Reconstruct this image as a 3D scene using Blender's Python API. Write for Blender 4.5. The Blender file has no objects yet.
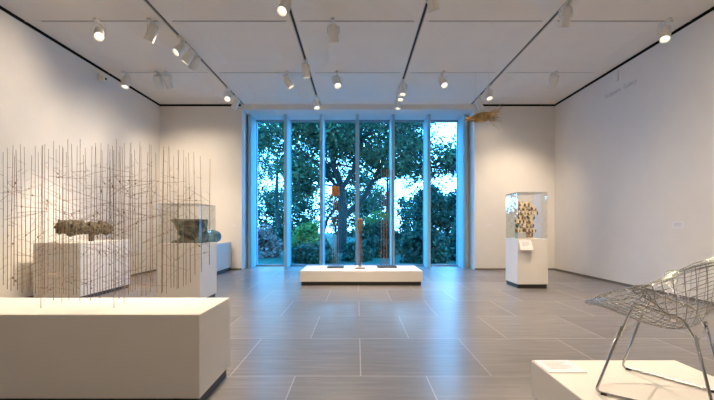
import bpy, bmesh, math, random
from mathutils import Vector, Matrix, noise
C = bpy.context.scene.collection
PI = math.pi
R = math.radians

# ---------------------------------------------------------------- camera, world, exposure
scn = bpy.context.scene
cam_data = bpy.data.cameras.new('camera')
cam = bpy.data.objects.new('camera', cam_data); C.objects.link(cam)
cam.location = (0, 0, 1.15); cam.rotation_euler = (PI/2, 0, 0)
cam_data.sensor_width = 36; cam_data.lens = 36*385/714
cam_data.shift_y = 26/714; cam_data.clip_end = 400
scn.camera = cam
scn.view_settings.view_transform = 'Standard'
scn.view_settings.look = 'None'
scn.view_settings.gamma = 1
scn.view_settings.use_curve_mapping = False
scn.view_settings.exposure = 0.36
scn.cycles.max_bounces = 10
scn.cycles.diffuse_bounces = 5
scn.cycles.transparent_max_bounces = 24
scn.cycles.sample_clamp_indirect = 4

SKY = 10.5                       # brightness of the evening sky
LAMP = (1.0, 0.81, 0.60)       # warm gallery lamps
PW = 1.35                       # common factor of the lamps

w = bpy.data.worlds.new('evening_sky'); scn.world = w; w.use_nodes = True
nt = w.node_tree; nt.nodes.clear()
out = nt.nodes.new('ShaderNodeOutputWorld'); bg = nt.nodes.new('ShaderNodeBackground')
tc = nt.nodes.new('ShaderNodeTexCoord'); sep = nt.nodes.new('ShaderNodeSeparateXYZ')
ramp = nt.nodes.new('ShaderNodeValToRGB'); el = ramp.color_ramp.elements     # bright haze low down, deep blue above
el[0].position = 0.0; el[0].color = (0.28, 0.62, 1.0, 1)
el[1].position = 1.0; el[1].color = (0.0, 0.42, 1.0, 1)
k = el.new(.2); k.color = (0.20, 0.56, 1.0, 1)
k = el.new(.42); k.color = (0.01, 0.46, 1.0, 1)
nt.links.new(tc.outputs['Generated'], sep.inputs[0]); nt.links.new(sep.outputs['Z'], ramp.inputs[0])
nt.links.new(ramp.outputs[0], bg.inputs['Color'])
bg.inputs['Strength'].default_value = SKY
nt.links.new(bg.outputs[0], out.inputs[0])

# low evening sun, behind the building's left, grazing the tree tops
sun = bpy.data.lights.new('sun', 'SUN'); sun.energy = .7; sun.angle = R(3); sun.color = (1, .85, .6)
so = bpy.data.objects.new('sun', sun); C.objects.link(so)
so.rotation_euler = Vector((-0.62, 0.35, -0.45)).to_track_quat('-Z', 'Y').to_euler()

# ---------------------------------------------------------------- materials
def nodes(m):
    m.use_nodes = True
    return m.node_tree, m.node_tree.nodes['Principled BSDF']
def mat(name, col, rough=0.6, metal=0.0, var=0.0, scale=8, bump=0.0, spec=0.5, col2=None, detail=3, stretch=None):
    m = bpy.data.materials.new(name); t, p = nodes(m)
    p.inputs['Base Color'].default_value = (*col, 1); p.inputs['Roughness'].default_value = rough
    p.inputs['Metallic'].default_value = metal; p.inputs['Specular IOR Level'].default_value = spec
    if var or bump or col2:
        tcn = t.nodes.new('ShaderNodeTexCoord'); n = t.nodes.new('ShaderNodeTexNoise')
        n.inputs['Scale'].default_value = scale; n.inputs['Detail'].default_value = detail
        src = tcn.outputs['Object']
        if stretch:
            mp = t.nodes.new('ShaderNodeMapping'); mp.inputs['Scale'].default_value = stretch
            t.links.new(src, mp.inputs[0]); src = mp.outputs[0]
        t.links.new(src, n.inputs['Vector'])
        if var or col2:
            r = t.nodes.new('ShaderNodeValToRGB')
            a = tuple(max(0, c*(1-var)) for c in col); b = col2 if col2 else tuple(min(1, c*(1+var)) for c in col)
            r.color_ramp.elements[0].position = .35; r.color_ramp.elements[1].position = .65
            r.color_ramp.elements[0].color = (*a, 1); r.color_ramp.elements[1].color = (*b, 1)
            t.links.new(n.outputs['Fac'], r.inputs[0]); t.links.new(r.outputs[0], p.inputs['Base Color'])
        if bump:
            bn = t.nodes.new('ShaderNodeBump'); bn.inputs['Strength'].default_value = bump; bn.inputs['Distance'].default_value = .01
            t.links.new(n.outputs['Fac'], bn.inputs['Height']); t.links.new(bn.outputs[0], p.inputs['Normal'])
    return m
def emis(name, col, s):
    m = bpy.data.materials.new(name); t, p = nodes(m)
    p.inputs['Base Color'].default_value = (*col, 1)
    p.inputs['Emission Color'].default_value = (*col, 1); p.inputs['Emission Strength'].default_value = s
    return m
def clear(name, ior, tint=(1, 1, 1)):
    m = bpy.data.materials.new(name); t, p = nodes(m); t.nodes.remove(p)
    o = t.nodes['Material Output']; a = t.nodes.new('ShaderNodeBsdfTransparent'); g = t.nodes.new('ShaderNodeBsdfGlossy')
    f = t.nodes.new('ShaderNodeFresnel'); x = t.nodes.new('ShaderNodeMixShader')
    ge = t.nodes.new('ShaderNodeNewGeometry'); mr = t.nodes.new('ShaderNodeMapRange')      # same reflection from both sides of a sheet
    mr.inputs['To Min'].default_value = ior; mr.inputs['To Max'].default_value = 1/ior
    t.links.new(ge.outputs['Backfacing'], mr.inputs['Value']); t.links.new(mr.outputs[0], f.inputs['IOR'])
    a.inputs['Color'].default_value = (*tint, 1); g.inputs['Roughness'].default_value = 0.0
    t.links.new(f.outputs[0], x.inputs[0]); t.links.new(a.outputs[0], x.inputs[1]); t.links.new(g.outputs[0], x.inputs[2])
    t.links.new(x.outputs[0], o.inputs['Surface'])
    return m
def leafmat(name, col, col2):
    m = mat(name, col, .55, var=.35, scale=1.1, col2=col2, spec=.3)
    t = m.node_tree; p = t.nodes['Principled BSDF']; o = t.nodes['Material Output']
    tr = t.nodes.new('ShaderNodeBsdfTranslucent'); x = t.nodes.new('ShaderNodeMixShader'); x.inputs[0].default_value = .3
    lk = p.inputs['Base Color'].links[0].from_socket
    t.links.new(lk, tr.inputs['Color'])
    t.links.new(p.outputs[0], x.inputs[1]); t.links.new(tr.outputs[0], x.inputs[2]); t.links.new(x.outputs[0], o.inputs['Surface'])
    return m

M = {}
M['wall'] = mat('wall_paint', (.80, .765, .72), .8, var=.012, scale=3, spec=.2)
M['ceil'] = mat('ceiling_paint', (.90, .85, .78), .85, var=.01, scale=2, spec=.2)
M['plinth'] = mat('plinth_paint', (.78, .74, .68), .6, var=.012, scale=4, spec=.3)
M['kick'] = mat('dark_kick', (.022, .02, .018), .5)
M['black'] = mat('black_reveal', (.006, .005, .005), .7, spec=.1)
M['base'] = mat('baseboard_grey', (.17, .145, .12), .6)
M['slot'] = mat('slot_dark', (.02, .018, .016), .6)
M['rail'] = mat('rail_grey', (.55, .52, .48), .5)
M['fin'] = mat('fin_paint', (.33, .54, .66), .5, var=.01, scale=5, spec=.3)
M['frame'] = mat('frame_metal', (.30, .36, .42), .4, metal=.2)
M['lamp'] = mat('lamp_white', (.84, .81, .75), .45)
M['lampdark'] = mat('lamp_snoot_dark', (.03, .03, .03), .5)
M['lens'] = emis('lamp_lens', (1, .93, .8), 1.5)
M['glass'] = clear('window_glass', 1.35, (.64, .92, 1.0))
M['acryl'] = clear('acrylic', 1.52, (.985, .99, .99))
M['twig'] = mat('twig_bronze', (.32, .21, .13), .55, metal=.3, var=.3, scale=12)
M['bead'] = mat('bead_dark', (.06, .035, .022), .6, var=.3, scale=20)
M['bark'] = mat('bark_bronze', (.05, .042, .026), .75, var=.6, scale=22, bump=.8, col2=(.20, .175, .11))
M['green'] = mat('green_patina', (.075, .10, .08), .6, metal=.1, var=.5, scale=9, bump=.4, col2=(.27, .33, .26))
M['blue'] = mat('blue_patina', (.07, .20, .27), .5, metal=.1, var=.4, scale=7, bump=.4, col2=(.20, .36, .42), detail=6)
M['brownp'] = mat('brown_patina', (.16, .10, .06), .55, var=.4, scale=9, bump=.3)
M['rodbrown'] = mat('rod_brown', (.26, .13, .07), .45, metal=.55, var=.25, scale=10)
M['rodgrey'] = mat('rod_grey', (.20, .15, .10), .4, metal=.6, var=.25, scale=10)
M['cap'] = mat('cap_copper', (.42, .19, .07), .4, metal=.5, var=.35, scale=16, stretch=(6, 6, .3))
M['plate'] = mat('base_plate_dark', (.05, .05, .045), .5, metal=.3)
M['plate2'] = mat('base_plate_stone', (.34, .30, .24), .6)
M['cream'] = mat('cream_plate', (.80, .68, .47), .5, var=.12, scale=7)
M['pbrown'] = mat('plate_edge_brown', (.22, .12, .05), .5, var=.4, scale=12)
M['straw'] = mat('straw_brass', (.60, .42, .19), .5, metal=.1, var=.45, scale=9)
M['wire'] = mat('suspension_wire', (.45, .42, .38), .4, metal=.6)
M['chrome'] = mat('chrome', (.55, .54, .52), .16, metal=1.0)
M['chromewire'] = mat('wire_chrome', (.36, .35, .34), .3, metal=1.0)
M['rubber'] = mat('rubber', (.015, .015, .015), .6)
M['card'] = mat('label_card', (.83, .80, .80), .6)
M['text'] = mat('label_text', (.52, .50, .52), .7)
M['letters'] = mat('pale_lettering', (.60, .57, .54), .7)
M['boxgrey'] = mat('small_box_white', (.50, .49, .47), .6)
M['grass'] = mat('grass', (.012, .022, .010), .9, var=.5, scale=1.5, detail=6)
M['trunk'] = mat('trunk_bark', (.014, .013, .012), .85, var=.4, scale=4, bump=.6, stretch=(3, 3, .6))
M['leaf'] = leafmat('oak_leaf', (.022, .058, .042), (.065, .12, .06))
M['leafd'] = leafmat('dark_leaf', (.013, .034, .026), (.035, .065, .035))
M['leafl'] = leafmat('sunlit_tone_leaf', (.09, .15, .035), (.16, .22, .05))  # sunlight on the shrubs put into a paler, yellower leaf colour
M['leafp'] = leafmat('pink_leaf', (.26, .12, .11), (.36, .19, .17))

# stone floor: square slabs in running bond, pale joints, fine cross grain
def floor_mat():
    m = bpy.data.materials.new('stone_floor'); t, p = nodes(m); N = t.nodes.new; L = t.links.new
    tcn = N('ShaderNodeTexCoord'); mp = N('ShaderNodeMapping'); mp.inputs['Location'].default_value = (-.027+.5+20*1.003, -1.965+21*.985, 0)
    L(tcn.outputs['Object'], mp.inputs[0])
    b = N('ShaderNodeTexBrick'); b.offset = .5; b.offset_frequency = 2; b.squash = 1
    b.inputs['Scale'].default_value = 1; b.inputs['Brick Width'].default_value = 1.003; b.inputs['Row Height'].default_value = .985
    b.inputs['Mortar Size'].default_value = .0045; b.inputs['Mortar Smooth'].default_value = 0; b.inputs['Bias'].default_value = 0
    b.inputs['Color1'].default_value = (.245, .225, .22, 1); b.inputs['Color2'].default_value = (.295, .275, .27, 1)
    b.inputs['Mortar'].default_value = (.46, .43, .41, 1)
    L(mp.outputs[0], b.inputs['Vector'])
    mp2 = N('ShaderNodeMapping'); mp2.inputs['Scale'].default_value = (1.2, 14, 1); L(tcn.outputs['Object'], mp2.inputs[0])
    n = N('ShaderNodeTexNoise'); n.inputs['Scale'].default_value = 1.6; n.inputs['Detail'].default_value = 6; n.inputs['Roughness'].default_value = .65
    L(mp2.outputs[0], n.inputs['Vector'])
    r = N('ShaderNodeValToRGB'); r.color_ramp.elements[0].position = .3; r.color_ramp.elements[1].position = .7
    r.color_ramp.elements[0].color = (.80, .80, .81, 1); r.color_ramp.elements[1].color = (1.1, 1.09, 1.09, 1)
    L(n.outputs['Fac'], r.inputs[0])
    x = N('ShaderNodeMix'); x.data_type = 'RGBA'; x.blend_type = 'MULTIPLY'; x.inputs['Factor'].default_value = 1
    L(b.outputs['Color'], x.inputs['A']); L(r.outputs[0], x.inputs['B']); L(x.outputs['Result'], p.inputs['Base Color'])
    p.inputs['Roughness'].default_value = .27
    p.inputs['Specular IOR Level'].default_value = .5
    return m
M['floor'] = floor_mat()

# ---------------------------------------------------------------- mesh helpers
class MB:
    def __init__(s): s.v = []; s.f = []; s.smooth = False
    def quad(s, *p):
        i = len(s.v); s.v += [tuple(q) for q in p]; s.f.append(tuple(range(i, i+len(p)))); return s
    def box(s, x0, x1, y0, y1, z0, z1, c=0.0):
        if c <= 0:
            i = len(s.v)
            s.v += [(x0,y0,z0),(x1,y0,z0),(x1,y1,z0),(x0,y1,z0),(x0,y0,z1),(x1,y0,z1),(x1,y1,z1),(x0,y1,z1)]
            s.f += [tuple(i+k for k in q) for q in ((0,3,2,1),(4,5,6,7),(0,1,5,4),(1,2,6,5),(2,3,7,6),(3,0,4,7))]
            return s
        bm = bmesh.new(); bmesh.ops.create_cube(bm, size=1)
        for v in bm.verts: v.co = ((x0+x1)/2+v.co.x*(x1-x0), (y0+y1)/2+v.co.y*(y1-y0), (z0+z1)/2+v.co.z*(z1-z0))
        bmesh.ops.bevel(bm, geom=bm.edges[:], offset=c, segments=2, affect='EDGES', profile=.5)
        return s.add(bm)
    def add(s, bm, mx=None):
        i = len(s.v); bm.verts.index_update()
        s.v += [tuple((mx @ v.co) if mx else v.co) for v in bm.verts]
        s.f += [tuple(i+v.index for v in f.verts) for f in bm.faces]
        bm.free(); return s
    def tube(s, pts, r, n=6, cap=True, closed=False):
        pts = [Vector(p) for p in pts]; k = len(pts)
        rs = r if isinstance(r, (list, tuple)) else [r]*k
        i0 = len(s.v); prev = None
        for j, p in enumerate(pts):
            if closed: d = pts[(j+1) % k]-pts[j-1]
            else: d = pts[min(j+1, k-1)]-pts[max(j-1, 0)]
            if d.length < 1e-9: d = Vector((0, 0, 1))
            d.normalize()
            if prev is None:
                a = d.cross(Vector((0, 0, 1)))
                if a.length < 1e-3: a = Vector((1, 0, 0))
            else:
                a = prev-d*prev.dot(d)
                if a.length < 1e-4: a = d.orthogonal()
            a.normalize(); b = d.cross(a); prev = a
            for q in range(n):
                t = 2*PI*q/n; s.v.append(tuple(p+(a*math.cos(t)+b*math.sin(t))*rs[j]))
        for j in range(k if closed else k-1):
            j2 = (j+1) % k
            for q in range(n):
                q2 = (q+1) % n
                s.f.append((i0+j*n+q, i0+j*n+q2, i0+j2*n+q2, i0+j2*n+q))
        if cap and not closed:
            s.f.append(tuple(i0+q for q in reversed(range(n)))); s.f.append(tuple(i0+(k-1)*n+q for q in range(n)))
        return s
    def lathe(s, prof, mx=None, n=20, caps=True):
        i0 = len(s.v)
        for (r, z) in prof:
            for q in range(n):
                t = 2*PI*q/n; p = Vector((r*math.cos(t), r*math.sin(t), z)); s.v.append(tuple(mx @ p if mx else p))
        for j in range(len(prof)-1):
            for q in range(n):
                q2 = (q+1) % n; s.f.append((i0+j*n+q, i0+j*n+q2, i0+(j+1)*n+q2, i0+(j+1)*n+q))
        if caps: s.f.append(tuple(i0+q for q in reversed(range(n)))); s.f.append(tuple(i0+(len(prof)-1)*n+q for q in range(n)))
        return s
    def ball(s, c, r, n=1):
        bm = bmesh.new(); bmesh.ops.create_icosphere(bm, subdivisions=n, radius=1)
        rr = r if isinstance(r, (tuple, list)) else (r, r, r)
        for v in bm.verts: v.co = Vector((c[0]+v.co.x*rr[0], c[1]+v.co.y*rr[1], c[2]+v.co.z*rr[2]))
        return s.add(bm)
    def build(s, name, m, parent=None, smooth=False):
        me = bpy.data.meshes.new(name); me.from_pydata(s.v, [], s.f); me.update()
        if smooth:
            me.polygons.foreach_set('use_smooth', [True]*len(me.polygons))
        me.materials.append(M[m] if isinstance(m, str) else m)
        o = bpy.data.objects.new(name, me); C.objects.link(o)
        if parent: o.parent = parent
        return o
def local(mb, loc):   # shift vertices so that the object's origin sits at its parent's origin
    mb.v = [(a-loc[0], b-loc[1], c-loc[2]) for a, b, c in mb.v]; return mb
def thing(name, label, cat, loc, group=None, rotz=0):
    o = bpy.data.objects.new(name, None); C.objects.link(o); o.location = loc; o.rotation_euler = (0, 0, rotz)
    o.empty_display_size = .1
    o['label'] = label; o['category'] = cat
    if group: o['group'] = group
    return o
def tag(o, label, cat, group=None):
    o['label'] = label; o['category'] = cat
    if group: o['group'] = group
    return o
def struct(o): o['kind'] = 'structure'; return o
def evaluated(o, name):   # bake an object's modifiers into a new plain mesh
    dg = bpy.context.evaluated_depsgraph_get(); me = bpy.data.meshes.new_from_object(o.evaluated_get(dg)); me.name = name
    return me

# ---------------------------------------------------------------- the room
XL, XR, YN, YB, ZC = -5.15, 5.17, -3.5, 10.06, 4.325
WX0, WX1, WZ, YO = -3.01, 3.07, 4.19, 11.20          # window bay: sides, head, outer face
struct(MB().box(XL-.3, XR+.3, YN-.3, YO, -.2, 0).build('floor', 'floor'))
struct(MB().box(XL-.3, XL, YN-.3, YO, 0, 4.7).build('wall_left', 'wall'))
struct(MB().box(XR, XR+.3, YN-.3, YO, 0, 4.7).build('wall_right', 'wall'))
struct(MB().box(XL, XR, YN-.3, YN, 0, 4.7).build('wall_behind_camera', 'wall'))
b = MB(); b.box(XL, WX0, YB, YO, 0, 4.7); b.box(WX1, XR, YB, YO, 0, 4.7); b.box(WX0, WX1, YB, YO, WZ, 4.7)
struct(b.build('wall_back', 'wall'))

# ceiling of shallow coffered panels between lighting tracks
TX = [-2.97, -.985, 1.0, 2.985]; TY = [-2.0, -.02, 1.97, 3.96, 5.97, 7.98]
GX, GY = .026, .014
b = MB()
xs = [XL-.01]+TX+[XR+.01]; ys = [YN-.01]+TY+[YB+.01]
for i in range(len(xs)-1):
    for j in range(len(ys)-1):
        x0 = xs[i]+(GX if i else 0); x1 = xs[i+1]-(GX if i < len(xs)-2 else 0)
        y0 = ys[j]+(GY if j else 0); y1 = ys[j+1]-(GY if j < len(ys)-2 else 0)
        s_ = .42; up = .05
        a = [(x0, y0, ZC), (x1, y0, ZC), (x1, y1, ZC), (x0, y1, ZC)]
        c = [(x0+s_, y0+s_, ZC+up), (x1-s_, y0+s_, ZC+up), (x1-s_, y1-s_, ZC+up), (x0+s_, y1-s_, ZC+up)]
        t = [(p[0], p[1], ZC+.09) for p in a]
        for k in range(4):
            l = (k+1) % 4
            b.quad(a[k], a[l], c[l], c[k]); b.quad(a[l], a[k], t[k], t[l])
        b.quad(*c)
b.box(XL-.3, XR+.3, YN-.3, YO, 4.5, 4.75)
struct(b.build('ceiling', 'ceil'))
n = 1
for x in TX:
    b = MB().box(x-GX, x+GX, YN, YB, ZC+.016, ZC+.03)
    struct(b.build(f'trim_{n}', 'slot')); n += 1
    b = MB(); b.box(x-GX-.004, x-GX+.007, YN, YB, ZC-.004, ZC+.02); b.box(x+GX-.007, x+GX+.004, YN, YB, ZC-.004, ZC+.02)
    struct(b.build(f'trim_{n}', 'rail')); n += 1
for y in TY:
    struct(MB().box(XL, XR, y-GY, y+GY, ZC+.008, ZC+.014).build(f'trim_{n}', 'slot')); n += 1
b = MB()
for y in TY:                                       # pale plates closing the cross slots beside every track
    for x in TX:
        b.box(x-.11, x-GX-.004, y-GY-.002, y+GY+.002, ZC-.004, ZC+.02); b.box(x+GX+.004, x+.11, y-GY-.002, y+GY+.002, ZC-.004, ZC+.02)
    b.box(XL, XL+.26, y-GY-.002, y+GY+.002, ZC-.004, ZC+.02); b.box(XR-.26, XR, y-GY-.002, y+GY+.002, ZC-.004, ZC+.02)
struct(b.build(f'trim_{n}', 'ceil')); n += 1
# black shadow gap where the walls meet the ceiling
b = MB(); b.box(XL, XL+.012, YN, YB, ZC-.045, ZC+.002); b.box(XR-.012, XR, YN, YB, ZC-.045, ZC+.002)
b.box(XL, WX0-.02, YB-.012, YB, ZC-.045, ZC+.002); b.box(WX1+.1, XR, YB-.012, YB, ZC-.045, ZC+.002)
struct(b.build(f'trim_{n}', 'black')); n += 1
struct(MB().box(XL, XL+.01, YN, YB, 0, .045).build('baseboard_left', 'base'))
struct(MB().box(XR-.01, XR, YN, YB, 0, .045).build('baseboard_right', 'base'))
b = MB(); b.box(XL+.01, WX0, YB-.01, YB, 0, .045); b.box(WX1, XR-.01, YB-.01, YB, 0, .045)
struct(b.build('baseboard_back', 'base'))

# window bay: deep white fins, glass between them
FX = [-2.925, -1.95, -.975, .01, .985, 1.96, 2.935]; FW = .042; YG = 11.06
for k, x in enumerate(FX):
    y0 = 10.46
    struct(MB().box(x-FW, x+FW, y0, YO, 0, WZ, .006).build(f'trim_{n}', 'fin')); n += 1
b = MB(); b.box(WX0, FX[0]-FW, 10.62, YO, 0, WZ); b.box(FX[-1]+FW, WX1, 10.62, YO, 0, WZ)
struct(b.build(f'trim_{n}', 'wall')); n += 1
for k in range(6):
    x0, x1 = FX[k]+FW, FX[k+1]-FW
    b = MB(); b.box(x0, x1, YG-.03, YG+.03, 0, .05); b.box(x0, x1, YG-.03, YG+.03, WZ-.06, WZ)
    b.box(x0, x0+.018, YG-.03, YG+.03, .05, WZ-.06); b.box(x1-.018, x1, YG-.03, YG+.03, .05, WZ-.06)
    f = struct(b.build(f'window_{k+1}', 'frame'))
    MB().quad((x0+.018, YG, .05), (x1-.018, YG, .05), (x1-.018, YG, WZ-.06), (x0+.018, YG, WZ-.06)).build('pane', 'glass', f)

# ---------------------------------------------------------------- plinths
def plinth(x0, x1, y0, y1, h, label, kick=.075, inset=.02, group='white display plinths'):
    c = ((x0+x1)/2, (y0+y1)/2, 0)
    t = thing('display_plinth', label, 'plinth', c, group)
    local(MB().box(x0, x1, y0, y1, kick, h, .006), c).build('body', 'plinth', t)
    o = local(MB().box(x0+inset, x1-inset, y0+inset, y1-inset, 0, kick+.004), c).build('kick_base', 'kick', t)
    o['label'] = 'dark recessed kick base'
    return t
plinth(-2.75, -.978, 2.393, 2.96, .60, 'long low white plinth under the thicket of thin upright rods')
plinth(-4.965, -4.26, 5.90, 7.257, .89, 'white plinth near the left wall carrying the lumpy bark-like bronze', .06)
plinth(-2.90, -2.267, 5.56, 6.23, .89, 'white plinth under the clear case with the green bronze', .07)
plinth(-4.1, -3.26, 8.95, 9.98, .735, 'white plinth against the back wall under the blue rounded sculpture', .09)
plinth(-1.106, 1.267, 7.416, 8.49, .283, 'wide low white plinth in front of the window with three rod sculptures', .075, .03)
plinth(2.953, 3.514, 7.084, 7.656, .911, 'square white plinth carrying the clear case with the cream plate sculpture', .075, .015)
plinth(1.135, 2.074, 1.40, 2.511, .276, 'low white plinth under the chrome wire chair', .05, .03)

# ---------------------------------------------------------------- clear acrylic cases
def case(x0, x1, y0, y1, z0, z1, label):
    t = .008; b = MB()
    b.box(x0, x1, y0, y0+t, z0, z1); b.box(x0, x1, y1-t, y1, z0, z1)
    b.box(x0, x0+t, y0+t, y1-t, z0, z1); b.box(x1-t, x1, y0+t, y1-t, z0, z1)
    b.box(x0+t, x1-t, y0+t, y1-t, z1-t, z1)
    c = ((x0+x1)/2, (y0+y1)/2, z0)
    o = local(b, c).build('display_case', 'acryl'); o.location = c
    return tag(o, label, 'display case', 'clear acrylic display cases')
case(-2.885, -2.282, 5.575, 6.215, .891, 1.475, 'clear acrylic case over the green bronze sculpture')
case(2.957, 3.510, 7.088, 7.652, .912, 1.775, 'tall clear acrylic case over the cream plate sculpture')

# ---------------------------------------------------------------- thicket of rods on the long plinth
RODS = [
    (-2.502, 2.724, 0.731, 1.674), (-2.529, 2.786, 0.693, 1.714), (-2.486, 2.766, 0.685, 1.732), (-2.213, 2.510, 0.734, 1.646), 
    (-2.471, 2.840, 0.657, 1.755), (-2.428, 2.824, 0.683, 1.730), (-2.229, 2.669, 0.681, 1.705), (-2.199, 2.696, 0.649, 1.717), 
    (-2.033, 2.505, 0.703, 1.683), (-2.051, 2.601, 0.648, 1.724), (-2.170, 2.776, 0.658, 1.705), (-2.154, 2.787, 0.657, 1.736), 
    (-2.075, 2.722, 0.669, 1.716), (-1.871, 2.501, 0.670, 1.715), (-1.896, 2.575, 0.690, 1.699), (-2.080, 2.854, 0.640, 1.743), 
    (-1.874, 2.604, 0.645, 1.738), (-1.887, 2.694, 0.643, 1.696), (-1.782, 2.574, 0.652, 1.685), (-1.878, 2.749, 0.640, 1.743), 
    (-1.903, 2.822, 0.643, 1.729), (-1.738, 2.630, 0.686, 1.669), (-1.664, 2.552, 0.706, 1.694), (-1.663, 2.608, 0.668, 1.645), 
    (-1.579, 2.501, 0.685, 1.670), (-1.645, 2.622, 0.683, 1.742), (-1.684, 2.795, 0.647, 1.752), (-1.552, 2.614, 0.682, 1.713), 
    (-1.621, 2.754, 0.682, 1.751), (-1.641, 2.851, 0.671, 1.713), (-1.576, 2.770, 0.640, 1.762), (-1.402, 2.507, 0.695, 1.671), 
    (-1.412, 2.632, 0.699, 1.711), (-1.330, 2.503, 0.751, 1.677), (-1.302, 2.565, 0.697, 1.683), (-1.298, 2.571, 0.707, 1.657), 
    (-1.403, 2.835, 0.652, 1.746), (-1.268, 2.624, 0.729, 1.682), (-1.257, 2.689, 0.710, 1.681), (-1.178, 2.539, 0.739, 1.651), 
    (-1.257, 2.787, 0.710, 1.700), (-1.088, 2.513, 0.782, 1.627), (-1.066, 2.533, 0.830, 1.637), (-1.098, 2.720, 0.824, 1.645), 
    (-1.005, 2.622, 0.885, 1.606), (-2.542, 2.696, 0.781, 1.661), (-2.329, 2.614, 0.742, 1.625), (-2.147, 2.528, 0.722, 1.616), 
    (-2.270, 2.748, 0.640, 1.678), (-2.053, 2.558, 0.702, 1.662), (-2.158, 2.855, 0.640, 1.699), (-1.876, 2.646, 0.676, 1.638), 
    (-1.812, 2.714, 0.640, 1.735), (-1.716, 2.664, 0.667, 1.683), (-1.558, 2.520, 0.670, 1.634), (-1.533, 2.512, 0.695, 1.672), 
    (-1.630, 2.802, 0.672, 1.674), (-1.514, 2.763, 0.647, 1.681), (-1.417, 2.727, 0.676, 1.667), (-1.207, 2.538, 0.746, 1.612), 
    (-1.134, 2.554, 0.760, 1.608), (-2.118, 2.580, 0.600, 1.686), (-2.135, 2.786, 0.600, 1.714), (-1.628, 2.580, 0.600, 1.659), 
    (-1.664, 2.750, 0.600, 1.714), 
]

rnd = random.Random(11)
T0 = (-1.88, 2.68, .60)
rs = thing('rod_sculpture', 'airy thicket of thin upright brown rods standing on the long low plinth', 'sculpture', T0)
main = RODS[:96]; 
def rod_mesh(x, y, z0, z1):
    b = MB(); q = rnd.uniform(-.012, .012)
    b.tube([(x, y, z0), (x+q*.3, y, z0+(z1-z0)*.5), (x+q, y+q*.4, z1)], [.0023, .0021, .0012], 5)
    z = z0+rnd.uniform(.04, .12)
    while z < z1-.12:                              # short thorns all along the rod
        a = rnd.uniform(0, 2*PI); l = rnd.uniform(.015, .05)
        b.tube([(x, y, z), (x+l*math.cos(a), y+l*math.sin(a), z+l*rnd.uniform(.2, .8))], [.0012, .0006], 3)
        z += rnd.uniform(.05, .13)
    return b
for r_ in RODS:
    local(rod_mesh(*r_), T0).build('rod', 'twig', rs)
def twig_mesh():
    b = MB()
    while True:
        p, q = rnd.sample(RODS, 2); d = math.hypot(p[0]-q[0], p[1]-q[1])
        if .05 < d < .24: break
    lo = max(p[2], q[2])+.03; hi = min(p[3], q[3])-.16
    if hi < lo: hi = lo+.02
    z = lo+(hi-lo)*rnd.random()**.9; dz = rnd.uniform(-.12, .12)
    z2 = min(max(z+dz, lo), hi)
    m_ = ((p[0]+q[0])/2, (p[1]+q[1])/2, (z+z2)/2+rnd.uniform(-.008, .008))
    b.tube([(p[0], p[1], z), m_, (q[0], q[1], z2)], .001, 4)
    if rnd.random() < .45:
        f = rnd.uniform(.2, .8)
        b.ball((p[0]+(q[0]-p[0])*f, p[1]+(q[1]-p[1])*f, z+(z2-z)*f), (.005, .005, rnd.uniform(.005, .009)), 1)
    return b
for k in range(100):
    local(twig_mesh(), T0).build('twig', 'twig', rs)
b = MB()
for k in range(130):
    t_ = twig_mesh(); i = len(b.v); b.v += t_.v; b.f += [tuple(i+q for q in f) for f in t_.f]
o = local(b, T0).build('fine_twigs', 'twig', rs); o['kind'] = 'stuff'

# ---------------------------------------------------------------- lumpy bark-like bronze
def lump(b, name, m, voxel, amp, freq, parent, loc, amp2=0, flat=None):
    o = b.build('lump_source', m); md = o.modifiers.new('r', 'REMESH'); md.mode = 'VOXEL'; md.voxel_size = voxel
    me = evaluated(o, name); bpy.data.objects.remove(o)
    me.update(); nn = [v.normal.copy() for v in me.vertices]
    for v, q in zip(me.vertices, nn):
        d = noise.fractal(v.co*freq, 1, 2, 4)*amp
        if amp2: d += (abs(noise.noise(v.co*freq*2.7))-.25)*amp2
        v.co = v.co+q*d
        if flat is not None and v.co.z < flat: v.co.z = flat
    for v in me.vertices: v.co = v.co-Vector(loc)
    me.polygons.foreach_set('use_smooth', [True]*len(me.polygons))
    me.materials.clear(); me.materials.append(M[m])
    p = bpy.data.objects.new(name, me); C.objects.link(p)
    if parent: p.parent = parent
    else: p.location = loc
    return p
rnd = random.Random(3)
L0 = (-4.57, 6.5, .89)
t = thing('bark_bronze', 'long lumpy brown bronze like a bark-covered log on a short post', 'sculpture', L0)
b = MB()
for k in range(26):
    f = k/25; x = -4.655+.145*f; y = 6.09+.87*f
    rr = .066+.016*math.sin(f*9)+(.025 if f < .25 else 0)
    b.ball((x+rnd.uniform(-.05, .05), y, 1.115+rnd.uniform(-.03, .03)), (rr*1.1, rr, rr), 2)
    for q in range(3):
        a = rnd.uniform(0, 2*PI); b.ball((x+math.cos(a)*.07, y+rnd.uniform(-.03, .03), 1.115+math.sin(a)*.06), rnd.uniform(.03, .055), 2)
lump(b, 'log', 'bark', .012, .045, 10, t, L0, .05)
for y in (6.62,):
    local(MB().box(-4.60, -4.53, y-.03, y+.03, .89, 1.08, .006), L0).build('post', 'bark', t)

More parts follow.
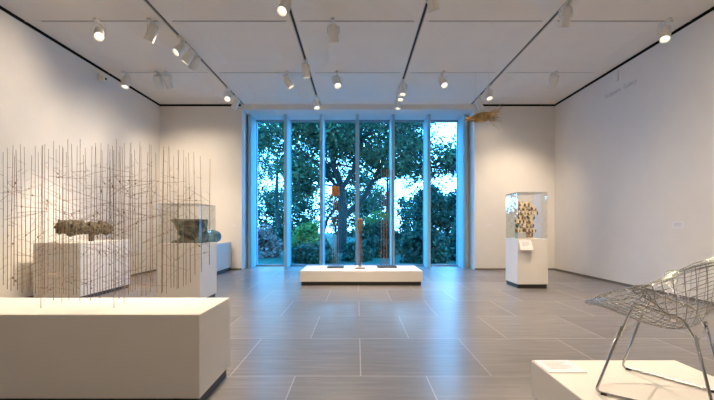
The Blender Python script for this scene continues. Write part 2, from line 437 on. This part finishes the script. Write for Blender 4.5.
# ---------------------------------------------------------------- green bronze: slab with a hollowed, overhanging side
G0 = (-2.58, 5.95, .891)
pz = [(-2.855, 1.257), (-2.335, 1.25), (-2.34, .892), (-2.80, .892), (-2.73, .945), (-2.69, .985), (-2.735, 1.04), (-2.755, 1.11), (-2.81, 1.20)]
b = MB(); nn_ = len(pz); y0, y1 = 5.86, 6.03
b.v += [(x, y0, z) for x, z in pz]+[(x, y1, z) for x, z in pz]
b.f += [tuple(range(nn_)), tuple(reversed(range(nn_, 2*nn_)))]+[(k, k+nn_, (k+1) % nn_+nn_, (k+1) % nn_) for k in range(nn_)]
src = b.build('green_source', 'green')
bm = bmesh.new(); bm.from_mesh(src.data); bmesh.ops.recalc_face_normals(bm, faces=bm.faces[:]); bm.to_mesh(src.data); bm.free()
cuts = []
for (c, r_) in (((-2.575, 5.85, 1.185), (.085, .10, .042)), ((-2.56, 5.85, .96), (.085, .10, .035)), ((-2.66, 5.85, 1.06), (.05, .08, .03)),
                ((-2.41, 5.85, 1.12), (.025, .06, .09)), ((-2.58, 5.85, 1.105), (.11, .05, .016))):
    k = MB().ball(c, r_, 3).build('cutter', 'green'); cuts.append(k)
    md = src.modifiers.new('b', 'BOOLEAN'); md.operation = 'DIFFERENCE'; md.object = k; md.solver = 'EXACT'
me = evaluated(src, 'green_tmp'); bpy.data.objects.remove(src)
for k in cuts: bpy.data.objects.remove(k)
b = MB(); b.v = [tuple(v.co) for v in me.vertices]; b.f = [tuple(p.vertices) for p in me.polygons]
b.ball((-2.57, 5.87, 1.045), (.10, .05, .028), 2); b.ball((-2.46, 5.87, 1.03), (.05, .04, .06), 2); b.ball((-2.78, 5.90, .905), (.07, .05, .03), 2)
o = lump(b, 'green_bronze', 'green', .012, .008, 12, None, G0, .008, flat=.8915)
tag(o, 'blocky dark green bronze with hollows and an overhanging pointed side', 'sculpture')

# ---------------------------------------------------------------- blue rounded sculpture
S0 = (-3.50, 9.33, .735)
b = MB().ball((-3.50, 9.33, .735+.155), (.205, .19, .165), 3)
o = lump(b, 'rounded_sculpture', 'blue', .016, .012, 7, None, S0, .008, flat=.7355)
tag(o, 'rounded turquoise blue boulder-like sculpture on the plinth by the back wall', 'sculpture')

# ---------------------------------------------------------------- three rod sculptures on the wide low plinth
def rods(name, label, loc, nx, ny, dx, dy, h, r, m, plate, pm, cap=None, jitter=0, seed=1):
    rn = random.Random(seed)
    t = thing(name, label, 'sculpture', loc, 'rod sculptures on the window plinth')
    o = MB().box(-plate[0]/2, plate[0]/2, -plate[1]/2, plate[1]/2, 0, plate[2], .004).build('base_plate', pm, t)
    for i in range(nx):
        for j in range(ny):
            x = (i-(nx-1)/2)*dx; y = (j-(ny-1)/2)*dy; hh = h+rn.uniform(-jitter, jitter)
            e = rn.uniform(-.004, .004)
            MB().tube([(x, y, plate[2]-.002), (x+e, y, hh*.6), (x+e*2, y, hh)], r, 6).build('rod', m, t)
            if cap and cap[0] == 'block':
                MB().lathe([(cap[1]*.9, hh-cap[2]), (cap[1], hh-cap[2]+.01), (cap[1], hh-.01), (cap[1]*.9, hh)], Matrix.Translation((x+e*2, y, 0)), 8).build('rod_cap', 'cap', t)
    return t
rods('rod_bundle', 'slim bundle of rods topped by a copper brown block of caps', (-.445, 8.02, .283), 4, 3, .040, .045, 1.69, .0028, 'rodgrey', (.34, .26, .03), 'plate', ('block', .0195, .20), 0, 2)
t = thing('slender_stalk', 'short slender stalk with a swollen brown head on a pale base, between two rod bundles', 'sculpture', (.062, 7.80, .283), 'rod sculptures on the window plinth')
MB().box(-.10, .10, -.09, .09, 0, .03, .004).build('base_plate', 'plate2', t)
MB().tube([(0, 0, .028), (.004, 0, .55), (.0, 0, .74)], .011, 8).build('stem', 'rodbrown', t)
MB().lathe([(.012, .70), (.03, .74), (.045, .83), (.05, .93), (.055, 1.0), (.045, 1.02)], None, 12).build('head', 'brownp', t, True)
for k in range(10):
    a = 2*PI*k/10
    MB().tube([(.035*math.cos(a), .035*math.sin(a), .028), (.03*math.cos(a), .03*math.sin(a), .5), (.036*math.cos(a), .036*math.sin(a), .80)], .0025, 5).build('rod', 'rodbrown', t)
rods('rod_bundle', 'tall open bundle of reddish brown rods without caps', (.625, 8.10, .283), 5, 3, .058, .07, 2.06, .0034, 'rodbrown', (.40, .30, .03), 'plate', None, .015, 5)

# ---------------------------------------------------------------- cream plate sculpture inside the tall case
rn = random.Random(8)
K0 = (3.245, 7.37, .912)
t = thing('plate_sculpture', 'tower of staggered cream square plates with brown edges inside the tall case', 'sculpture', K0)
local(MB().box(3.13, 3.36, 7.28, 7.46, .912, .925, .003), K0).build('base_plate', 'cream', t)
for x in (3.17, 3.25, 3.32):
    local(MB().tube([(x, 7.37, .92), (x, 7.37, 1.0)], .004, 6), K0).build('support_rod', 'rodbrown', t)
rows = 8; ph = .088
layout = [[.12, .25], [.0, .20, .34], [.06, .22, .32], [-.02, .14, .30], [.05, .20, .36], [.0, .17, .28], [.07, .21, .33], [.05, .18, .29]]
z = .965
cells = []
for j in range(8):
    off = .0 if j % 2 else .045
    n_c = 3 if j in (0,) else 4
    for i in range(n_c+(1 if j in (1, 5) else 0)):
        cells.append((3.055+off+i*.083+(.06 if j == 0 else 0)+rn.uniform(-.012, .012), .985+j*.082+rn.uniform(-.008, .008), i, j))
for (x, z, i, j) in cells:
    for d in range(2):
        y = 7.29+.10*d+.035*((i+j) % 3)+rn.uniform(-.01, .01); x2 = x+(.035 if d else 0); z2 = z+(.03 if d else 0)
        if x2 > 3.40 or z2 > 1.62: continue
        w_ = .034
        pl = local(MB().box(x2-w_, x2+w_, y-.006, y+.006, z2-.04, z2+.04, .003), K0).build('plate', 'cream', t)
        e = MB()
        sx = x2-w_-.004 if rn.random() < .5 else x2+w_-.016
        e.box(sx, sx+.024, y-.012, y+.035, z2-.036, z2+.030 if rn.random() < .5 else z2+.005)
        if rn.random() < .6: e.box(x2-w_*.5, x2+w_*.5, y-.011, y+.02, z2-.044, z2-.030)
        sx = x2+w_-.012 if sx < x2 else x2-w_-.006
        if rn.random() < .65: e.box(sx, sx+.018, y-.012, y+.03, z2-.03, z2+rn.uniform(.0, .03))
        local(e, K0).build('plate_edge', 'pbrown', pl)
o = MB().box(-.078, .078, -.055, .055, 0, .115, .004).build('small_box', 'boxgrey'); o.location = (3.065, 7.22, .9125)
tag(o, 'small plain pale box beside the plate tower inside the tall case', 'box')

# sloping label on the front of that plinth
t = thing('sloping_label', 'small sloping white text label fixed to the front of the square plinth', 'label', (3.085, 7.084, .80))
mx_ = Matrix.Rotation(R(-28), 4, 'X')
b = MB().box(-.115, .115, -.006, .0, -.10, .095, .002); b.v = [tuple(mx_ @ Vector(p)+Vector((0, -.055, .0))) for p in b.v]; b.build('card', 'card', t)
b = MB()
for k in range(4): b.box(-.07, .06 if k < 3 else .02, -.0075, -.0055, .045-k*.022, .055-k*.022)
b.v = [tuple(mx_ @ Vector(p)+Vector((0, -.055, .0))) for p in b.v]; b.build('text_lines', 'text', t)
MB().box(-.09, .09, -.028, .0, .055, .075, .002).build('bracket', 'card', t)

# flat label on the chair plinth
t = thing('flat_label', 'flat white text label lying on the corner of the chair plinth', 'label', (1.255, 2.39, .276))
MB().box(-.113, .113, -.105, .105, 0, .005, .001).build('card', 'card', t)
b = MB()
for k in range(6): b.box(-.075, .07 if k not in (2, 5) else .03, .066-k*.022, .076-k*.022, .0048, .0056)
b.build('text_lines', 'text', t)

# ---------------------------------------------------------------- hanging bundle of brass straw
rn = random.Random(4)
H0 = (2.63, 8.0, 3.42)
t = thing('hanging_straw', 'golden brown straw-like wire bundle hanging from the ceiling by the window', 'sculpture', H0)
b = MB()
for k in range(190):
    a = rn.uniform(0, 2*PI); q = math.sqrt(rn.random())
    dy, dz = math.cos(a)*q, math.sin(a)*q
    sp = 1.0 if rn.random() < .6 else 2.4
    l0 = -.37+rn.uniform(0, .12)*rn.random(); l1 = rn.uniform(.12, .36)
    pts = []
    for (u, wd) in ((l0, .022), (-.2, .07), (-.02, .105), (.12, .085), (l1, .075+.09*max(0, l1-.15)/.2*sp)):
        pts.append((u+rn.uniform(-.02, .02), dy*wd+rn.uniform(-.012, .012), dz*wd+.16*u*(1 if u < .05 else .2)+rn.uniform(-.018, .018)))
    b.tube(pts, .0026, 3, cap=False)
b.build('straw_wires', 'straw', t)
MB().ball((-.04, 0, 0), (.18, .055, .04), 2).build('core', 'straw', t, True)
for u in (-.18, .12):
    MB().tube([(u, 0, .05), (u*.9, 0, ZC-H0[2]+.0)], .0012, 4).build('suspension_wire', 'wire', t)

# ---------------------------------------------------------------- chrome wire chair
BC = Vector((1.582, 2.034, .276)); F = Vector((-.679, .734, 0)); S = Vector((.734, .679, 0)); UP = Vector((0, 0, 1))
def W(f, s, h): return F*f+S*s+UP*h          # relative to the chair's base centre
chair = thing('wire_chair', 'chrome wire mesh lounge chair with a wide diamond seat on the low plinth', 'chair', BC)
prof = [(.318, .420), (.242, .412), (.16, .388), (.06, .358), (-.04, .343), (-.135, .364), (-.215, .45), (-.28, .555), (-.335, .64), (-.385, .715)]
def pcurve(u):       # u in -1..1 from front tip to back tip
    q = (u+1)/2*(len(prof)-1); i = min(int(q), len(prof)-2); f = q-i
    def g(k): return prof[max(0, min(len(prof)-1, k))]
    p0, p1, p2, p3 = g(i-1), g(i), g(i+1), g(i+2)
    return [.5*((2*b)+(c-a)*f+(2*a-5*b+4*c-d)*f*f+(3*b-a-3*c+d)*f**3) for a, b, c, d in zip(p0, p1, p2, p3)]
def bowl(a, bb):
    u = (a+bb)/2/.773; s = (a-bb)/2/.773
    u = max(-1, min(1, u)); s = max(-1.02, min(1.02, s))
    f, h = pcurve(u); f2, h2 = pcurve(min(1, u+.02)); f1, h1 = pcurve(max(-1, u-.02))
    tf, th = f2-f1, h2-h1; l = math.hypot(tf, th) or 1
    nf, nh = th/l, -tf/l                     # normal on the sitter's side
    e = .18; rise = .305*(math.sqrt(s*s+e*e)-e)
    wt = 1-min(1, max(0, .1-u))*.55
    return W(f+nf*rise*wt+ .02*abs(s), s*.43, h+nh*rise*wt+.02*abs(s))
PE = 2.7
def ext(c): return (max(0, 1-abs(c)**PE))**(1/PE)
b = MB(); NW = 20
for k in range(NW):
    c = -1+2*(k+.5)/NW; e = ext(c); n_ = 26
    b.tube([bowl(c, -e+2*e*i/n_) for i in range(n_+1)], .0020, 5)
    b.tube([bowl(-e+2*e*i/n_, c) for i in range(n_+1)], .0020, 5)
b.build('wire_basket', 'chromewire', chair, True)
rim = []
for k in range(96):
    a = 2*PI*k/96; ca, sa = math.cos(a), math.sin(a)
    rim.append(bowl(math.copysign(abs(ca)**(2/PE), ca), math.copysign(abs(sa)**(2/PE), sa)))
MB().tube(rim, .0034, 6, closed=True).build('rim', 'chrome', chair, True)
MB().tube([p-UP*.012 for p in rim], .0022, 6, closed=True).build('rim', 'chrome', chair, True)
def rounded(pts, r=.035, n=5):
    o = [Vector(pts[0])]
    for i in range(1, len(pts)-1):
        p = Vector(pts[i]); a = (Vector(pts[i-1])-p); c = (Vector(pts[i+1])-p); q = min(r, a.length*.45, c.length*.45)
        a = p+a.normalized()*q; c = p+c.normalized()*q
        for k in range(n+1):
            f = k/n; o.append(a*(1-f)**2+p*2*f*(1-f)+c*f*f)
    o.append(Vector(pts[-1])); return o
HB, HS, HL = .205, .257, .455           # front feet ahead of the centre, half the width there, length of a runner
TOE = .138                              # the frames draw together towards the back
def G(sg, t, inward, h): return W(HB-t*.99, sg*(HS-inward-t*TOE), h)
for sg in (-1, 1):
    lf = MB().tube(rounded([G(sg, .104, .006, .365), G(sg, -.008, 0, .008), G(sg, HL, 0, .008), G(sg, .384, .006, .37)], .03), .0066, 8).build('leg_frame', 'chrome', chair, True)
    MB().tube(rounded([G(sg, .096, .018, .315), G(sg, .146, .034, .486), G(sg, .339, .034, .432), G(sg, .395, .018, .32)], .03), .0065, 8).build('seat_rail', 'chrome', chair, True)
    for t in (.03, HL-.035):
        g = MB().tube([G(sg, t-.014, 0, .005), G(sg, t+.014, 0, .005)], .0095, 8)
        g.v = [(x, y, max(z, 0)) for x, y, z in g.v]
        g.build('glide', 'rubber', lf)
for t, h in ((.1, .338), (.388, .345)):
    MB().tube(rounded([G(-1, t, .012, h), G(-1, t, .15, h-.012), G(1, t, .15, h-.012), G(1, t, .012, h)], .05), .0055, 8).build('cross_brace', 'chrome', chair, True)

# ---------------------------------------------------------------- lettering and small fixtures on the walls
def text_mesh(s, size, ext_=.002):
    c = bpy.data.curves.new('lettering', 'FONT'); c.body = s; c.size = size; c.extrude = ext_; c.align_x = 'CENTER'; c.resolution_u = 4
    o = bpy.data.objects.new('lettering', c); C.objects.link(o); bpy.context.view_layer.update()
    me = evaluated(o, 'lettering'); bpy.data.objects.remove(o)
    return me
t = thing('wall_lettering', 'faint grey lettering high up on the right wall', 'lettering', (XR-.003, 7.56, 3.80))
t.rotation_euler = (PI/2, 0, -PI/2)
for word, dx in (('Sculpture', -.225), ('Gallery', .275)):
    me = text_mesh(word, .125); me.materials.clear(); me.materials.append(M['letters'])
    o = bpy.data.objects.new('word', me); C.objects.link(o); o.parent = t; o.location = (dx, 0, 0)
t = thing('wall_label', 'small white text label on the right wall above the wire chair', 'label', (XR, 6.2, 1.17))
MB().box(-.005, 0, -.115, .115, -.06, .05, .001).build('card', 'card', t)
b = MB()
for k in range(3): b.box(-.0056, -.0045, -.07, .07, .02-k*.022, .028-k*.022)
b.build('text_lines', 'text', t)
def sensor(name, loc, rz, label):
    t = thing(name, label, 'wall sensor', loc, 'wall sensors below the ceiling', rz)
    MB().box(0, .03, -.07, .07, -.06, .10, .006).build('mount', 'wall', t)
    MB().box(.03, .11, -.05, .05, -.05, .05, .015).build('housing', 'lamp', t)
    MB().lathe([(.026, .105), (.026, .118), (.018, .122)], Matrix.Rotation(PI/2, 4, 'Y') @ Matrix.Translation((0, 0, 0)), 12).build('eye', 'lampdark', t)
sensor('wall_sensor', (XL, 7.72, 4.10), 0, 'small white sensor with a dark eye high on the left wall')
MB_r = MB().box(-.03, 0, -.05, .05, -.11, .11, .01).build('wall_panel', 'wall'); MB_r.location = (XR, 7.65, 4.13)
tag(MB_r, 'small pale blank panel above the lettering on the right wall', 'panel')
o = MB().box(-.055, .055, -.008, 0, -.035, .035, .003).build('wall_plate', 'card'); o.location = (3.45, YB, 1.16)
tag(o, 'tiny white plate on the back wall between window and square plinth', 'plate')
o = MB().box(-.055, .055, -.008, 0, -.035, .035, .003).build('wall_plate', 'card'); o.location = (-3.21, YB, 1.16)
tag(o, 'tiny white plate on the back wall above and beyond the blue sculpture', 'plate')

# ---------------------------------------------------------------- track spotlights
def spotlight(x, y, aim, label, energy, cone=45, blend=.6, lit=True, group='track spotlights on the ceiling', long_=1.0):
    t = thing('track_spotlight', label, 'spotlight', (x, y, ZC), group)
    MB().box(-.024, .024, -.11, .11, -.04, .0, .005).build('adapter', 'lamp', t)
    MB().tube([(0, 0, -.03), (0, 0, -.085)], .014, 8).build('stem', 'lamp', t)
    piv = Vector((0, 0, -.19)); d = (Vector(aim)-Vector((x, y, ZC-.19))).normalized()
    rot = d.to_track_quat('-Z', 'Y').to_matrix().to_4x4(); mx = Matrix.Translation(piv) @ rot
    side = rot @ Vector((1, 0, 0))
    for q in (-1, 1):
        MB().tube([Vector((0, 0, -.08)), Vector((0, 0, -.088))+side*.092*q, piv+side*.092*q], .008, 6).build('yoke', 'lamp', t)
    h = MB().lathe([(.035, .135), (.058, .125), (.066, .10), (.066, .01), (.072, .0), (.072, -.125), (.066, -.125), (.066, -.06), (.0, -.06)], mx, 20, False).build('housing', 'lamp', t, False)
    MB().lathe([(.0735, -.008), (.0765, -.004), (.0765, .008), (.0735, .012)], mx, 20).build('collar', 'lamp', h)
    MB().lathe([(.066, -.126), (.0745, -.126), (.0745, -.115), (.0715, -.114)], mx, 20, False).build('rim', 'lamp', h)
    MB().lathe([(.050, -.086), (.052, -.08), (.050, -.074)], mx, 20).build('lens', 'lens', t)
    if energy > 0:
        l = bpy.data.lights.new('lamp', 'SPOT'); l.energy = energy*PW; l.color = LAMP; l.spot_size = R(cone); l.spot_blend = blend; l.shadow_soft_size = .03
        lo = bpy.data.objects.new('lamp', l); C.objects.link(lo); lo.parent = t
        lo.matrix_local = Matrix.Translation(piv+d*.145) @ rot
    return t
SPOT_LIST = [
    # x, y, aim point, label, watts, cone, softness
    (-4.0, 5.97, (-1.9, 3.0, .6), 'track spotlight nearest the left wall on the nearer cross slot, lens facing out', 130, 36, 1),
    (-3.18, 5.97, (-4.7, 6.4, 1.15), 'track spotlight on the nearer cross slot just left of the first long track', 190, 36, 1),
    (-2.97, 6.50, (-5.1, 4.2, 1.2), 'first of three close track spotlights on the left long track', 120, 130, 1),
    (-2.97, 6.78, (-4.7, 6.5, 1.1), 'middle of three close track spotlights on the left long track', 190, 40, 1),
    (-2.97, 7.05, (-5.1, 8.0, .8), 'third and farthest of three close track spotlights on the left long track', 120, 110, 1),
    (-4.79, 7.98, (-4.7, 6.9, .6), 'track spotlight on the farther cross slot beside the left wall', 90, 50, 1),
    (-4.12, 7.98, (-4.3, 10.0, 1.7), 'left one of a pair of pale spotlights on the farther cross slot', 130, 90, 1),
    (-3.92, 7.98, (-3.35, 9.9, .9), 'right one of a pair of pale spotlights on the farther cross slot', 150, 44, 1),
    (-2.97, 8.87, (-2.6, 6.0, .9), 'spotlight on the left long track, second from the window end', 240, 34, 1),
    (-2.97, 9.42, (-4.4, 9.6, 1.6), 'spotlight at the window end of the left long track', 12, 120, 1),
    (-.985, 5.25, (-1.9, 2.7, .6), 'large near spotlight at the top of the second long track, aimed at the rods', 560, 34, 1),
    (-.37, 5.97, (-.2, 8.0, .3), 'spotlight on the nearer cross slot between the second and third long tracks', 170, 40, 1),
    (-1.43, 7.98, (1.0, 8.2, .3), 'spotlight on the farther cross slot tilted steeply towards the right', 100, 50, 1),
    (-.985, 7.40, (-.4, 8.2, .4), 'spotlight midway along the second long track', 70, 50, 1),
    (-.985, 9.42, (-.6, 7.9, .3), 'spotlight at the window end of the second long track', 60, 50, 1),
    (-.41, 7.98, (.2, 5.5, 0), 'spotlight on the farther cross slot between the second and third long tracks', 120, 120, 1),
    (1.0, 8.42, (.9, 7.6, .2), 'highest of three spotlights in line on the third long track', 60, 50, 1),
    (1.0, 8.78, (.6, 7.8, .3), 'middle of three spotlights in line on the third long track', 60, 50, 1),
    (1.0, 9.42, (.9, 9.0, .2), 'lowest of three spotlights in line on the third long track', 30, 60, 1),
    (1.78, 7.98, (2.6, 5.0, 0), 'spotlight on the farther cross slot right of the third long track', 120, 120, 1),
    (1.0, 5.10, (2.2, 7.0, 0), 'spotlight cut off by the top edge on the third long track', 130, 120, 1),
    (2.985, 5.50, (3.23, 7.4, 1.0), 'spotlight hanging near the top of the fourth long track, seen from behind', 200, 34, 1),
    (4.78, 5.97, (3.4, 4.4, 0), 'bright spotlight on the nearer cross slot beside the right wall', 110, 75, 1),
    (4.08, 7.98, (3.85, 10.0, 1.1), 'pale spotlight on the farther cross slot near the right wall', 190, 80, 1),
    (2.985, 8.73, (3.2, 7.4, 1.0), 'spotlight on the fourth long track, second from the window end', 110, 34, 1),
    (2.985, 9.42, (4.3, 9.8, 1.8), 'spotlight at the window end of the fourth long track', 12, 120, 1),
    # on nearer tracks out of view; all but the chair's lamp are added fill
    (1.95, 3.96, (1.6, 2.0, .3), 'spotlight on a nearer cross slot above the wire chair', 300, 32, .7),
    (3.0, 3.4, (5.1, 4.6, 1.0), 'added fill spotlight on a nearer track aimed at the right wall', 80, 140, 1),
    (3.0, 1.0, (5.1, 2.4, .8), 'added fill spotlight on a nearer track aimed low at the right wall', 40, 140, 1),
    (-3.0, 2.6, (-5.1, 3.6, 1.0), 'added fill spotlight on a nearer track aimed at the left wall', 55, 140, 1),
    (-1.0, 3.3, (-.8, 4.6, 0), 'added fill spotlight on a nearer track aimed at the middle of the floor', 150, 140, 1),
    (1.0, 2.6, (1.4, 4.6, 0), 'added fill spotlight on a nearer track aimed at the floor before the chair', 80, 140, 1),
    (-1.0, .2, (-1.0, 1.6, 0), 'added fill spotlight on a nearer track aimed at the floor near the long plinth', 50, 140, 1),
    (1.0, -.6, (1.0, .8, 0), 'added fill spotlight on a nearer track aimed at the floor near the chair plinth', 45, 140, 1),
]
for s_ in SPOT_LIST: spotlight(*s_)

# ---------------------------------------------------------------- outside the window
ROOF = 0
struct(MB().box(-60, 60, 11.21, 90, -.7, -.5).build('ground', 'grass'))
class Tree:
    def __init__(s, seed): s.r = random.Random(seed); s.wood = MB(); s.tips = []
    def limb(s, pts, r0, r1):
        pts = [Vector(p) for p in pts]; k = len(pts)
        s.wood.tube(pts, [r0+(r1-r0)*i/(k-1) for i in range(k)], 7)
    def grow(s, p, d, l, r, depth):
        q = p+d*l+Vector((s.r.uniform(-1, 1), s.r.uniform(-1, 1), s.r.uniform(-.6, .6)))*l*.12
        s.wood.tube([p, (p+q)/2+Vector((s.r.uniform(-1, 1), s.r.uniform(-1, 1), s.r.uniform(-1, 1)))*l*.07, q], [r, r*.85, r*.65], 5)
        if depth <= 1: s.tips.append(((p+q)/2, l))
        if depth == 0: s.tips.append((q, l)); return
        for k in range(s.r.choice((2, 3, 3))):
            e = Vector((s.r.uniform(-1, 1), s.r.uniform(-1, 1), s.r.uniform(-.45, .75)))
            s.grow(q, (d+e*.95).normalized(), l*s.r.uniform(.66, .86), r*.6, depth-1)
    def leaves(s, per, spread, size, flat=.6, keep=None):
        b = MB(); r = s.r; V = b.v; Fc = b.f
        for (c, l) in s.tips:
            if keep and not keep(c): continue
            for k in range(per):
                g = lambda: r.gauss(0, 1)
                p = c+Vector((g()*spread, g()*spread, g()*spread*flat))
                n_ = Vector((g(), g(), g()+.6)).normalized(); a = n_.orthogonal().normalized(); a = Matrix.Rotation(r.uniform(0, 2*PI), 3, n_) @ a
                c2 = n_.cross(a); z = size*r.uniform(.6, 1.3); i = len(V)
                V += [tuple(p-a*z), tuple(p+c2*z*.55), tuple(p+a*z), tuple(p-c2*z*.55)]; Fc.append((i, i+1, i+2, i+3))
        return b
GZ = -.5
def finish(T, name, label, cat, loc, lm, per, spread, size, group, flat=.6, keep=None):
    t = thing(name, label, cat, loc, group)
    local(T.wood, loc).build('trunk', 'trunk', t)
    local(T.leaves(per, spread, size, flat, keep), loc).build('foliage', lm, t)
    return t
# the big oak, limbs as seen between the fins
T = Tree(21); yb = 24.0
def at(x, z, dy=0): return Vector((x, yb+dy, z))
T.limb([at(-1.0, -.6), at(-.95, .6), at(-.85, 2.2), at(-1.0, 3.6), at(-1.5, 5.2), at(-1.7, 6.6)], .36, .15)
T.limb([at(-.9, 1.6), at(-.3, 2.2, .2), at(.5, 3.0, .3), at(1.2, 4.4, .3), at(2.0, 6.2, 0)], .22, .11)
T.limb([at(-.92, 2.4), at(-1.0, 3.3, -.3), at(-.2, 4.6, -.6), at(.3, 6.4, -.9)], .20, .10)
T.limb([at(-1.0, 3.2), at(-2.0, 4.6, .4), at(-3.1, 5.6, .6), at(-4.2, 6.6, .4)], .13, .07)
T.limb([at(1.0, 4.0, .3), at(2.2, 4.6, .3), at(3.5, 4.9, 0)], .11, .05)
T.limb([at(-1.6, -.6, 1), at(-2.2, .6, 1), at(-1.9, 1.6, .6), at(-1.1, 2.6, .2)], .10, .10)
rt = T.r
for (p, l, n_) in ((at(-1.7, 6.6), 1.9, 5), (at(2.0, 6.2), 1.9, 5), (at(.3, 6.4, -.9), 1.9, 5), (at(-4.2, 6.6, .4), 1.6, 4), (at(3.5, 4.9), 1.3, 4), (at(-3.0, 5.4, .6), 1.5, 3), (at(1.2, 4.4, .3), 1.4, 3), (at(-1.5, 5.0), 1.5, 3), (at(-1.0, 3.6), 1.2, 2)):
    for k in range(n_):
        a = 2*PI*(k+rt.random())/n_
        T.grow(p, Vector((math.cos(a), math.sin(a)*.9, rt.uniform(-.1, .75))).normalized(), l, .085, 3)
finish(T, 'oak_tree', 'big oak with a dark forked trunk outside the middle of the window', 'tree', (-1.0, yb, GZ), 'leaf', 46, .52, .108, 'trees outside the window', .6,
       lambda c: not (c.x > 4.3 and (c.z > 5.6 or c.z < 3.9)) and not (c.x < -4.2 and c.z > 6.9))
def simple_tree(name, label, x, y, h, w_, seed, lm, per=26, spread=.5, size=.15, base=.35, group='trees outside the window', depth=3, keep=None):
    T = Tree(seed); r = T.r; p = Vector((x, y, GZ-.1)); top = Vector((x+r.uniform(-.4, .4), y, GZ+h*.75))
    T.limb([p, (p+top)/2+Vector((r.uniform(-.3, .3), 0, 0)), top], .05*w_+.05, .04)
    for k in range(11):
        f = base+(1-base)*k/10; q = p+(top-p)*f; a = k*2.4+r.random()
        T.grow(q, Vector((math.cos(a), math.sin(a), .35+.3*f)).normalized(), w_*.42*(1.1-.45*f), .05, depth-1)
    return finish(T, name, label, 'tree', (x, y, GZ), lm, per, spread, size, group, .6, keep)
simple_tree('tall_tree', 'tall leafy tree filling the left window bays behind the oak', -7.6, 38, 12.0, 6.5, 4, 'leaf', 42, .6, .155, .04, keep=lambda c: c.z < 10.2 or c.x > -6.6)
simple_tree('tall_tree', 'leafy tree behind the oak to the right of its trunk', 3.4, 42, 11.0, 6.0, 9, 'leaf', 40, .6, .165, .1, keep=lambda c: c.x < 7.4)
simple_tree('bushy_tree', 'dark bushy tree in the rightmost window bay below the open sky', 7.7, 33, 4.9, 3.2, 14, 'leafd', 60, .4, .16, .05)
def bush(label, x, y, h, w_, seed, lm, n_=60, per=60, size=.1, name='shrub'):
    T = Tree(seed); r = T.r
    for k in range(n_):
        a = r.uniform(0, 2*PI); q = math.sqrt(r.random()); f = r.random()
        p = Vector((x+math.cos(a)*q*w_/2, y+math.sin(a)*q*w_/2*.7, GZ+h*f*(1-.5*q*q)))
        T.tips.append((p, 1))
    for k in range(6):
        a = r.uniform(0, 2*PI); T.limb([(x, y, GZ-.1), (x+math.cos(a)*w_*.2, y+math.sin(a)*w_*.15, GZ+h*.5)], .04, .015)
    return finish(T, name, label, 'shrub', (x, y, GZ), lm, per, .17, size, 'shrubs outside the window', .8)
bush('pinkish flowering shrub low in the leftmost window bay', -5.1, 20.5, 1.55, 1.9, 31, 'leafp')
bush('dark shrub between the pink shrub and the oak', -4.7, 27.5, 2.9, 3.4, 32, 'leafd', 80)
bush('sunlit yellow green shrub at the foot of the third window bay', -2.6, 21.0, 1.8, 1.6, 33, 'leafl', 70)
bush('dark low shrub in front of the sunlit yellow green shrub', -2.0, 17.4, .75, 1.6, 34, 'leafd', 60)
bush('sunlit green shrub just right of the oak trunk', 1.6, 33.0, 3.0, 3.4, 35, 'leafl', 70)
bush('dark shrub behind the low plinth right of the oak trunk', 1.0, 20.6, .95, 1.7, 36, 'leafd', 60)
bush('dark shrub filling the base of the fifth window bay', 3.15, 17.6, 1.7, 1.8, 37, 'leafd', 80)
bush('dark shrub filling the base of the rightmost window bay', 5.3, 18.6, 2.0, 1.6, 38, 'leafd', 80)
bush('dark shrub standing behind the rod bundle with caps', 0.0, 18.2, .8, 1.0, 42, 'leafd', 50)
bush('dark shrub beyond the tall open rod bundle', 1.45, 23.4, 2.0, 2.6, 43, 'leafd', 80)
# dense hedge belt closing the view under the crowns
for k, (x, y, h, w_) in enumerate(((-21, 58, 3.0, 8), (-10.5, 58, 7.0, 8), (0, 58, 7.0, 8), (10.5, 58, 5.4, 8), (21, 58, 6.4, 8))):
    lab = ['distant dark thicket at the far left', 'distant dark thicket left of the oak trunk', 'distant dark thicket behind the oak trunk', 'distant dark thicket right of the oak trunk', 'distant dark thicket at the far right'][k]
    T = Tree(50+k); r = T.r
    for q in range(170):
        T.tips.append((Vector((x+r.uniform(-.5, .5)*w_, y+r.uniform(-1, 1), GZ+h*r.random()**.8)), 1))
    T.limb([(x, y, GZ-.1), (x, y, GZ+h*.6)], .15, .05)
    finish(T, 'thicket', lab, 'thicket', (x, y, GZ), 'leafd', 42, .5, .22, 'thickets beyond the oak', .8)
